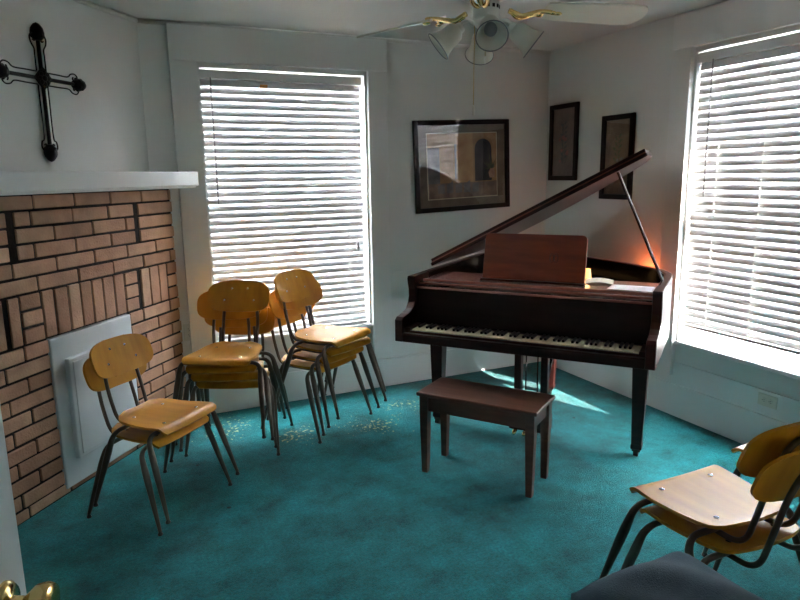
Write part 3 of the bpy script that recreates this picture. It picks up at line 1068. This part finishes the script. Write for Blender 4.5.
# ------------------------------------------------------------------ bench
bench = thing('piano_bench', 'low brown wooden piano bench with square legs in front of the keyboard', 'bench', (1.735, 2.750, 0), R(-55))
bm_ = MB(); bm_.box((0, 0, .444), (.66, .30, .022))
bm_.build('bench_top', M['bench'], bench, bevel=.006)
m = MB()
for s in (-1, 1):
    m.box((0, s * .118, .392), (.56, .018, .082)).box((s * .293, 0, .392), (.018, .24, .082))
m.build('apron', M['bench'], bench, bevel=.002)
for sx in (-1, 1):
    for sy in (-1, 1):
        m = MB()
        rings = []
        for (z, s) in ((.433, .046), (.34, .046), (0, .032)):
            cx, cy = sx * .292, sy * .117
            cx -= sx * (.046 - s) * .0; 
            rings.append([m.bm.verts.new((cx + a * s / 2, cy + b * s / 2, z)) for a, b in ((-1, -1), (1, -1), (1, 1), (-1, 1))])
        for A, B in zip(rings, rings[1:]):
            for j in range(4):
                m.bm.faces.new((A[j], A[(j + 1) % 4], B[(j + 1) % 4], B[j]))
        m.bm.faces.new(rings[0]); m.bm.faces.new(rings[-1][::-1])
        m.build('leg', M['bench'], bench, bevel=.002)

# ------------------------------------------------------------------ pictures
def art_mat(name, kind):
    m = bpy.data.materials.new(name)
    m.use_nodes = True
    N = m.node_tree.nodes; L = m.node_tree.links
    p = N['Principled BSDF']; p.inputs['Roughness'].default_value = .6
    tc = N.new('ShaderNodeTexCoord')
    nz = N.new('ShaderNodeTexNoise'); nz.inputs['Scale'].default_value = 9; nz.inputs['Detail'].default_value = 6
    L.new(tc.outputs['Object'], nz.inputs['Vector'])
    cr = N.new('ShaderNodeValToRGB')
    cols = {'mat': ((94, 82, 66), (116, 102, 82)), 'wall': ((150, 112, 72), (176, 140, 98)), 'ochre': ((168, 122, 74), (196, 156, 106)), 'ground': ((104, 84, 74), (150, 126, 106)),
            'arch': ((34, 34, 42), (64, 60, 64)), 'green': ((60, 70, 50), (100, 104, 76)), 'maroon': ((86, 58, 52), (112, 82, 74)), 'olive': ((104, 82, 66), (128, 104, 84)),
            'line': ((190, 176, 146), (204, 190, 160)), 'red': ((110, 42, 44), (150, 70, 66)), 'grey': ((92, 88, 86), (132, 126, 120)), 'vase': ((150, 112, 92), (190, 150, 126))}[kind]
    cr.color_ramp.elements[0].position = .35; cr.color_ramp.elements[0].color = srgb(*cols[0])
    cr.color_ramp.elements[1].position = .65; cr.color_ramp.elements[1].color = srgb(*cols[1])
    L.new(nz.outputs['Fac'], cr.inputs[0]); L.new(cr.outputs[0], p.inputs['Base Color'])
    return m
ART = {}
def A_(k):
    if k not in ART:
        ART[k] = art_mat('art_' + k, k)
    return ART[k]
def picture(name, label, loc, rz, tilt, w_, h_, fw, build):
    o = thing(name, label, 'framed picture', loc)
    o.rotation_euler = (0, tilt, rz)
    # local x across, z up, room side is -y
    m = MB()
    for s in (-1, 1):
        m.box((s * (w_ - fw) / 2, -.012, 0), (fw, .024, h_))
        m.box((0, -.012, s * (h_ - fw) / 2), (w_ - 2 * fw + .001, .024, fw))
    m.build('picture_frame', M['frame'], o, bevel=.004)
    MB().box((0, -.004, 0), (w_ - 2 * fw + .006, .006, h_ - 2 * fw + .006)).build('picture_mat', A_(build[0]), o)
    pr = build[1](o)
    MB().box((0, -.0135, 0), (w_ - 2 * fw + .004, .002, h_ - 2 * fw + .004)).build('picture_glass', M['picglass'], o)
    return o
def flat(o, kind, polys, d):
    m = MB()
    mx = Matrix(((1, 0, 0, 0), (0, 0, -1, 0), (0, 1, 0, 0), (0, 0, 0, 1)))   # xy -> xz, extrude to -y
    for p in polys:
        m.prism(p, d, d + .0005, mx)
    return m.build('print', A_(kind), o)
rect = lambda x0, z0, x1, z1: [(x0, z0), (x1, z0), (x1, z1), (x0, z1)]
def courtyard(o):
    W, Hh = .60, .475
    flat(o, 'line', [rect(-W / 2 - .006, -Hh / 2 - .006, W / 2 + .006, Hh / 2 + .006)], .0075)
    flat(o, 'wall', [rect(-W / 2, -Hh / 2, W / 2, Hh / 2)], .0082)
    flat(o, 'ochre', [rect(-.06, -.13, .09, Hh / 2)], .0088)
    flat(o, 'grey', [rect(-W / 2, -.13, -.20, Hh / 2 - .1), rect(-.07, -.1, -.05, .16)], .0088)
    arch = [(.105, -.12), (.255, -.12)] + [(.18 + .075 * math.cos(R(a)), .12 + .075 * math.sin(R(a))) for a in range(0, 181, 15)]
    flat(o, 'arch', [arch], .0094)
    flat(o, 'ground', [rect(-W / 2, -Hh / 2, W / 2, -.125)], .0094)
    steps = []
    for k in range(5):
        steps.append([(-.22 + k * .075, -.20), (-.165 + k * .075, -.20), (-.165 + k * .075, -.13 + .02 * (k % 2)), (-.22 + k * .075, -.14)])
    flat(o, 'grey', steps, .010)
    leaves = []
    for k in range(11):
        a = R(20 + k * 16)
        ln = .05 + .03 * ((k * 7) % 3)
        cx, cz = .25, -.03
        e = (cx + ln * math.cos(a), cz + ln * math.sin(a) * 1.2)
        nx, nz_ = -math.sin(a) * .006, math.cos(a) * .006
        leaves.append([(cx - nx, cz - nz_), (cx + nx, cz + nz_), e])
    flat(o, 'green', leaves, .0105)
    flat(o, 'vase', [[(.235, -.10), (.275, -.10), (.285, -.06), (.268, -.03), (.242, -.03), (.225, -.06)]], .0108)
picture('framed_picture', 'wide framed print of an arched courtyard hanging above the piano', (2.527, YA - .003, 1.645), 0, R(-1.9), .825, .672, .036, ('mat', courtyard))
def botanic(seed, cols):
    def f(o):
        r = random.Random(seed)
        stem = []
        for k in range(3):
            x0 = r.uniform(-.02, .02)
            stem.append([(x0 - .003, -.16), (x0 + .003, -.16), (x0 + r.uniform(-.03, .03) + .003, .14), (x0 + r.uniform(-.03, .03), .14)])
        flat(o, cols[0], stem[:1], .0076)
        lv = []
        for k in range(16):
            z = -.14 + k * .018
            s = 1 if k % 2 else -1
            ln = r.uniform(.025, .055)
            lv.append([(0, z), (s * ln * .6, z + .008), (s * ln, z + .03), (s * ln * .45, z + .028)])
        flat(o, cols[0], lv, .0082)
        fl_ = []
        for k in range(7):
            cx, cz, rr2 = r.uniform(-.05, .05), r.uniform(-.17, .05), r.uniform(.010, .020)
            fl_.append([(cx + rr2 * math.cos(2 * PI * q / 7), cz + rr2 * math.sin(2 * PI * q / 7)) for q in range(7)])
        flat(o, cols[1], fl_, .0088)
    return f
picture('framed_picture', 'narrow dark framed botanical print nearest the room corner', (XB - .003, 4.140, 1.810), R(-90), 0, .333, .577, .036, ('maroon', botanic(3, ('arch', 'red'))))
picture('framed_picture', 'narrow framed print partly hidden by the raised piano lid', (XB - .003, 3.555, 1.680), R(-90), 0, .308, .578, .036, ('olive', botanic(5, ('green', 'grey'))))

# ------------------------------------------------------------------ outlets
def outlet(label, loc, rz):
    o = thing('wall_outlet', label, 'electrical outlet', loc, rz)
    MB().box((0, -.003, 0), (.070, .006, .115)).build('cover_plate', M['outlet'], o, bevel=.003)
    for s in (-1, 1):
        q = MB().lathe([(0, .0075), (.015, .0075), (.016, .005), (.016, 0)], Matrix.Translation((0, 0, s * .020)) @ Matrix.Rotation(R(90), 4, 'X'), 16).build('socket', M['outlet'], o, smooth=True)
        m = MB()
        m.box((-.006, -.0075, s * .020 + .003), (.002, .002, .008)).box((.006, -.0075, s * .020 + .003), (.002, .002, .008)).box((0, -.0075, s * .020 - .007), (.004, .002, .004))
        m.build('slot', M['dark'], q)
    return o
outlet('small wall outlet between the brick edge and the window casing', (.455, YA, .585), 0)
o = outlet('wall outlet low on the wall under the sunlit right window', (XB - .0105, 2.284, .305), R(-90))
o.rotation_euler = (R(0), R(90), R(-90))

# ------------------------------------------------------------------ ceiling fan
fan = thing('ceiling_fan', 'white ceiling fan with brass blade brackets and four frosted glass light shades', 'ceiling fan', (1.315, 2.105, ZC))
zz0 = -(ZC - 2.165)          # blade level in the fan's own frame (z = 0 is the ceiling)
MB().lathe([(0, 0), (.075, 0), (.072, -.02), (.05, -.055), (.02, -.065), (0, -.066)], n=28).build('canopy', M['fanwhite'], fan, smooth=True)
MB().lathe([(.013, -.05), (.013, -.20), (0, -.20)], n=12).build('downrod', M['gold'], fan, smooth=True)
MB().lathe([(0, -.17), (.06, -.172), (.105, -.20), (.115, -.235), (.112, zz0 + .045), (.085, zz0 + .03), (.06, zz0 + .022), (0, zz0 + .022)], n=32).build('motor_housing', M['fanwhite'], fan, smooth=True)
sh = MB().lathe([(0, zz0 + .025), (.046, zz0 + .022), (.048, zz0 + .015), (.048, zz0 - .040), (.042, zz0 - .046), (0, zz0 - .047)], n=28).build('switch_housing', M['fanwhite'], fan, smooth=True)
m = MB()
for k in range(6):
    a = R(-160 + 24 * k)
    m.box((.0475 * math.cos(a), .0475 * math.sin(a), zz0 - .003), (.004, .010, .012), Matrix.Rotation(a, 4, 'Z'))
m.build('vent_slot', M['dark'], sh)
b0 = None
for k in range(3):
    a = R(111 - 120 * k)
    if b0 is None:
        m = MB()
        # blade plan along +x with rounded tip, pitched 12 degrees
        pl_ = [(.225, -.050), (.30, -.060), (.56, -.070)] + [(.60 + .052 * math.cos(R(q)) * 1.0, .070 * math.sin(R(q))) for q in range(-70, 71, 14)] + [(.56, .070), (.30, .060), (.225, .050)]
        m.prism(pl_, -.004, .004, Matrix.Translation((0, 0, zz0)) @ Matrix.Rotation(R(-16), 4, 'X'))
        bl = m.build('blade', M['blade'], fan, bevel=.002)
        c = MB()
        for s in (-1, 1):
            c.tube(smooth_path([(.095, 0, zz0 - .006), (.125, s * .012, zz0 - .026), (.165, s * .026, zz0 - .020), (.205, s * .022, zz0 - .010), (.245, s * .030, zz0 - .008 + s * .005)], 4), [.008] * 17, 8)
            c.ball((.25, s * .030, zz0 - .009 + s * .006), .012, (1.2, 1, .6), 10)
        c.tube([(.09, 0, zz0 - .008), (.14, 0, zz0 - .024), (.21, 0, zz0 - .012)], .010, 8)
        c.ball((.21, 0, zz0 - .012), .019, (1, 1, .7), 10); c.ball((.285, 0, zz0 - .009), .013, (1.4, 1, .5), 10)
        cb = c.build('blade_bracket', M['gold'], bl, smooth='all')
        b0 = bl
    else:
        bl = copy_tree(b0, fan)
    bl.rotation_euler = (0, 0, a)
MB().lathe([(0, zz0 - .044), (.038, zz0 - .046), (.042, zz0 - .058), (.026, zz0 - .075), (.012, zz0 - .09), (0, zz0 - .091)], n=24).build('light_fitter', M['fanwhite'], fan, smooth=True)
for k, az in enumerate((-115, -28, 66, 157)):
    a = R(az)
    d = Vector((math.cos(a), math.sin(a), 0))
    z0 = zz0 - .057
    tip = d * .092 + Vector((0, 0, z0 - .012))
    ar = MB().tube(smooth_path([d * .04 + Vector((0, 0, z0)), d * .062 + Vector((0, 0, z0 + .012)), d * .085 + Vector((0, 0, z0 + .004)), tip], 4), .0065, 8).build('lamp_arm', M['fanwhite'], fan, smooth='all')
    ax = (d * .78 + Vector((0, 0, -.62))).normalized()
    q = Matrix.Translation(tip) @ ax.to_track_quat('Z', 'Y').to_matrix().to_4x4() @ Matrix.Scale(.83, 4)
    MB().lathe([(0, -.012), (.020, -.010), (.024, .0), (.024, .022), (.0, .022)], q, 16).build('socket', M['fanwhite'], ar, smooth=True)
    MB().lathe([(.026, .010), (.040, .022), (.044, .045), (.046, .075), (.053, .100), (.066, .122), (.063, .122), (.050, .100), (.043, .075), (.041, .045), (.037, .025), (.024, .013)], q, 28).build('lamp_shade', M['frost'], ar, smooth='all')
    MB().tube([q @ Vector((.0650 * math.cos(2 * PI * j / 28), .0650 * math.sin(2 * PI * j / 28), .122)) for j in range(28)], .0022, 6, closed=True).build('shade_rim', M['greytag'], ar, smooth='all')
    MB().lathe([(0, .015), (.013, .022), (.014, .035), (.026, .055), (.028, .070), (.022, .086), (0, .094)], q, 16).build('bulb', M['greytag'], ar, smooth='all')
ch = MB().tube([(-.01, .06, zz0 - .04), (-.012, .062, zz0 - .335)], .0013, 5).build('pull_chain', M['gold'], fan)
MB().lathe([(0, .02), (.004, .018), (.006, 0), (.005, -.018), (0, -.02)], Matrix.Translation((-.012, .062, zz0 - .35)), 10).build('chain_fob', M['fanwhite'], ch, smooth=True)
ch = MB().tube([(.03, .05, zz0 - .04), (.03, .05, zz0 - .16)], .0013, 5).build('pull_chain', M['gold'], fan)
MB().lathe([(0, .014), (.004, .012), (.005, 0), (.003, -.012), (0, -.014)], Matrix.Translation((.03, .05, zz0 - .17)), 10).build('chain_fob', M['fanwhite'], ch, smooth=True)

# ------------------------------------------------------------------ grey cushion in the near foreground
def cushion():
    o = thing('upholstered_stool', 'charcoal fabric topped low seat cut off by the bottom edge of the picture', 'stool', (1.31, 1.055, 0), R(2))
    m = MB()
    def fn(u, v):
        a, b = 2 * u - 1, 2 * v - 1
        e = (1 - abs(a) ** 4) * (1 - abs(b) ** 4)
        x = a * .212 * (1 - .07 * (1 - b * b)); y = b * .225 * (1 - .07 * (1 - a * a))
        z = .430 + .066 * max(e, 0) ** .5 + .010 * math.sin(a * 5 + b * 3) * e + .012 * (1 - a) * e
        return (x, y, z), (0, 0, 1)
    m.grid(fn, 24, 24, .045)
    m.build('cushion', M['cloth'], o, smooth='all', bevel=0)
    pts = []
    for k in range(40):
        t = 2 * PI * k / 40
        c_, s_ = math.cos(t), math.sin(t)
        r_ = .208 / max(abs(c_), abs(s_)) ** .88
        pts.append((r_ * c_ * .985, r_ * s_ * .985, .408))
    MB().tube(pts, .007, 6, closed=True).build('piping', M['cloth2'], o, smooth='all')
    MB().box((0, 0, .36), (.34, .36, .06)).build('seat_base', M['bench'], o, bevel=.006)
    for sx in (-1, 1):
        for sy in (-1, 1):
            MB().tube([(sx * .14, sy * .15, .35), (sx * .16, sy * .17, 0)], [.020, .013], 10).build('leg', M['bench'], o, smooth=True)
cushion()

# ------------------------------------------------------------------ light
struct(MB().box((2, 4, -.75), (60, 60, .1)).build('ground', mat('pale_ground', srgb(170, 168, 160), .9, var=.2, scale=.5)))
wd = bpy.data.worlds.new('sky'); S.world = wd
wd.use_nodes = True
bg = wd.node_tree.nodes['Background']
bg.inputs['Color'].default_value = (.86, .93, 1.0, 1)
bg.inputs['Strength'].default_value = 20.0
sun = bpy.data.lights.new('sun', 'SUN'); sun.energy = 24; sun.angle = R(.6); sun.color = (1, .95, .86)
so_ = bpy.data.objects.new('sun', sun); COL.objects.link(so_)
so_.rotation_euler = Vector((-.40, 1.0, -.66)).to_track_quat('-Z', 'Y').to_euler()
# sky portals in the two windows
def portal(loc, d, w_, h_):
    l = bpy.data.lights.new('sky_portal', 'AREA'); l.shape = 'RECTANGLE'; l.size = w_; l.size_y = h_
    l.cycles.is_portal = True
    o = bpy.data.objects.new('sky_portal', l); COL.objects.link(o); o.location = loc
    o.rotation_euler = Vector(d).to_track_quat('-Z', 'Y').to_euler()
portal(((WA['x0'] + WA['x1']) / 2, YA + T + .01, 1.39), (0, -1, 0), wA, 1.8)
portal((XB + T + .01, (WB['y0'] + WB['y1']) / 2, 1.39), (-1, 0, 0), wB, 1.8)
# weak fill light added in the hall behind the camera, no fixture
hl = bpy.data.lights.new('hall_fill', 'AREA'); hl.shape = 'DISK'; hl.size = .35; hl.energy = .1; hl.color = (1, .95, .88)
ho = bpy.data.objects.new('hall_fill', hl); COL.objects.link(ho); ho.location = (.2, -.7, ZC - .06)

S.cycles.max_bounces = 10
S.cycles.diffuse_bounces = 6
S.cycles.transparent_max_bounces = 16
S.cycles.sample_clamp_indirect = 8
S.cycles.use_denoising = True
S.view_settings.view_transform = 'Standard'
S.view_settings.look = 'None'
S.view_settings.exposure = 2.62
S.view_settings.gamma = 1.0
S.view_settings.use_curve_mapping = False
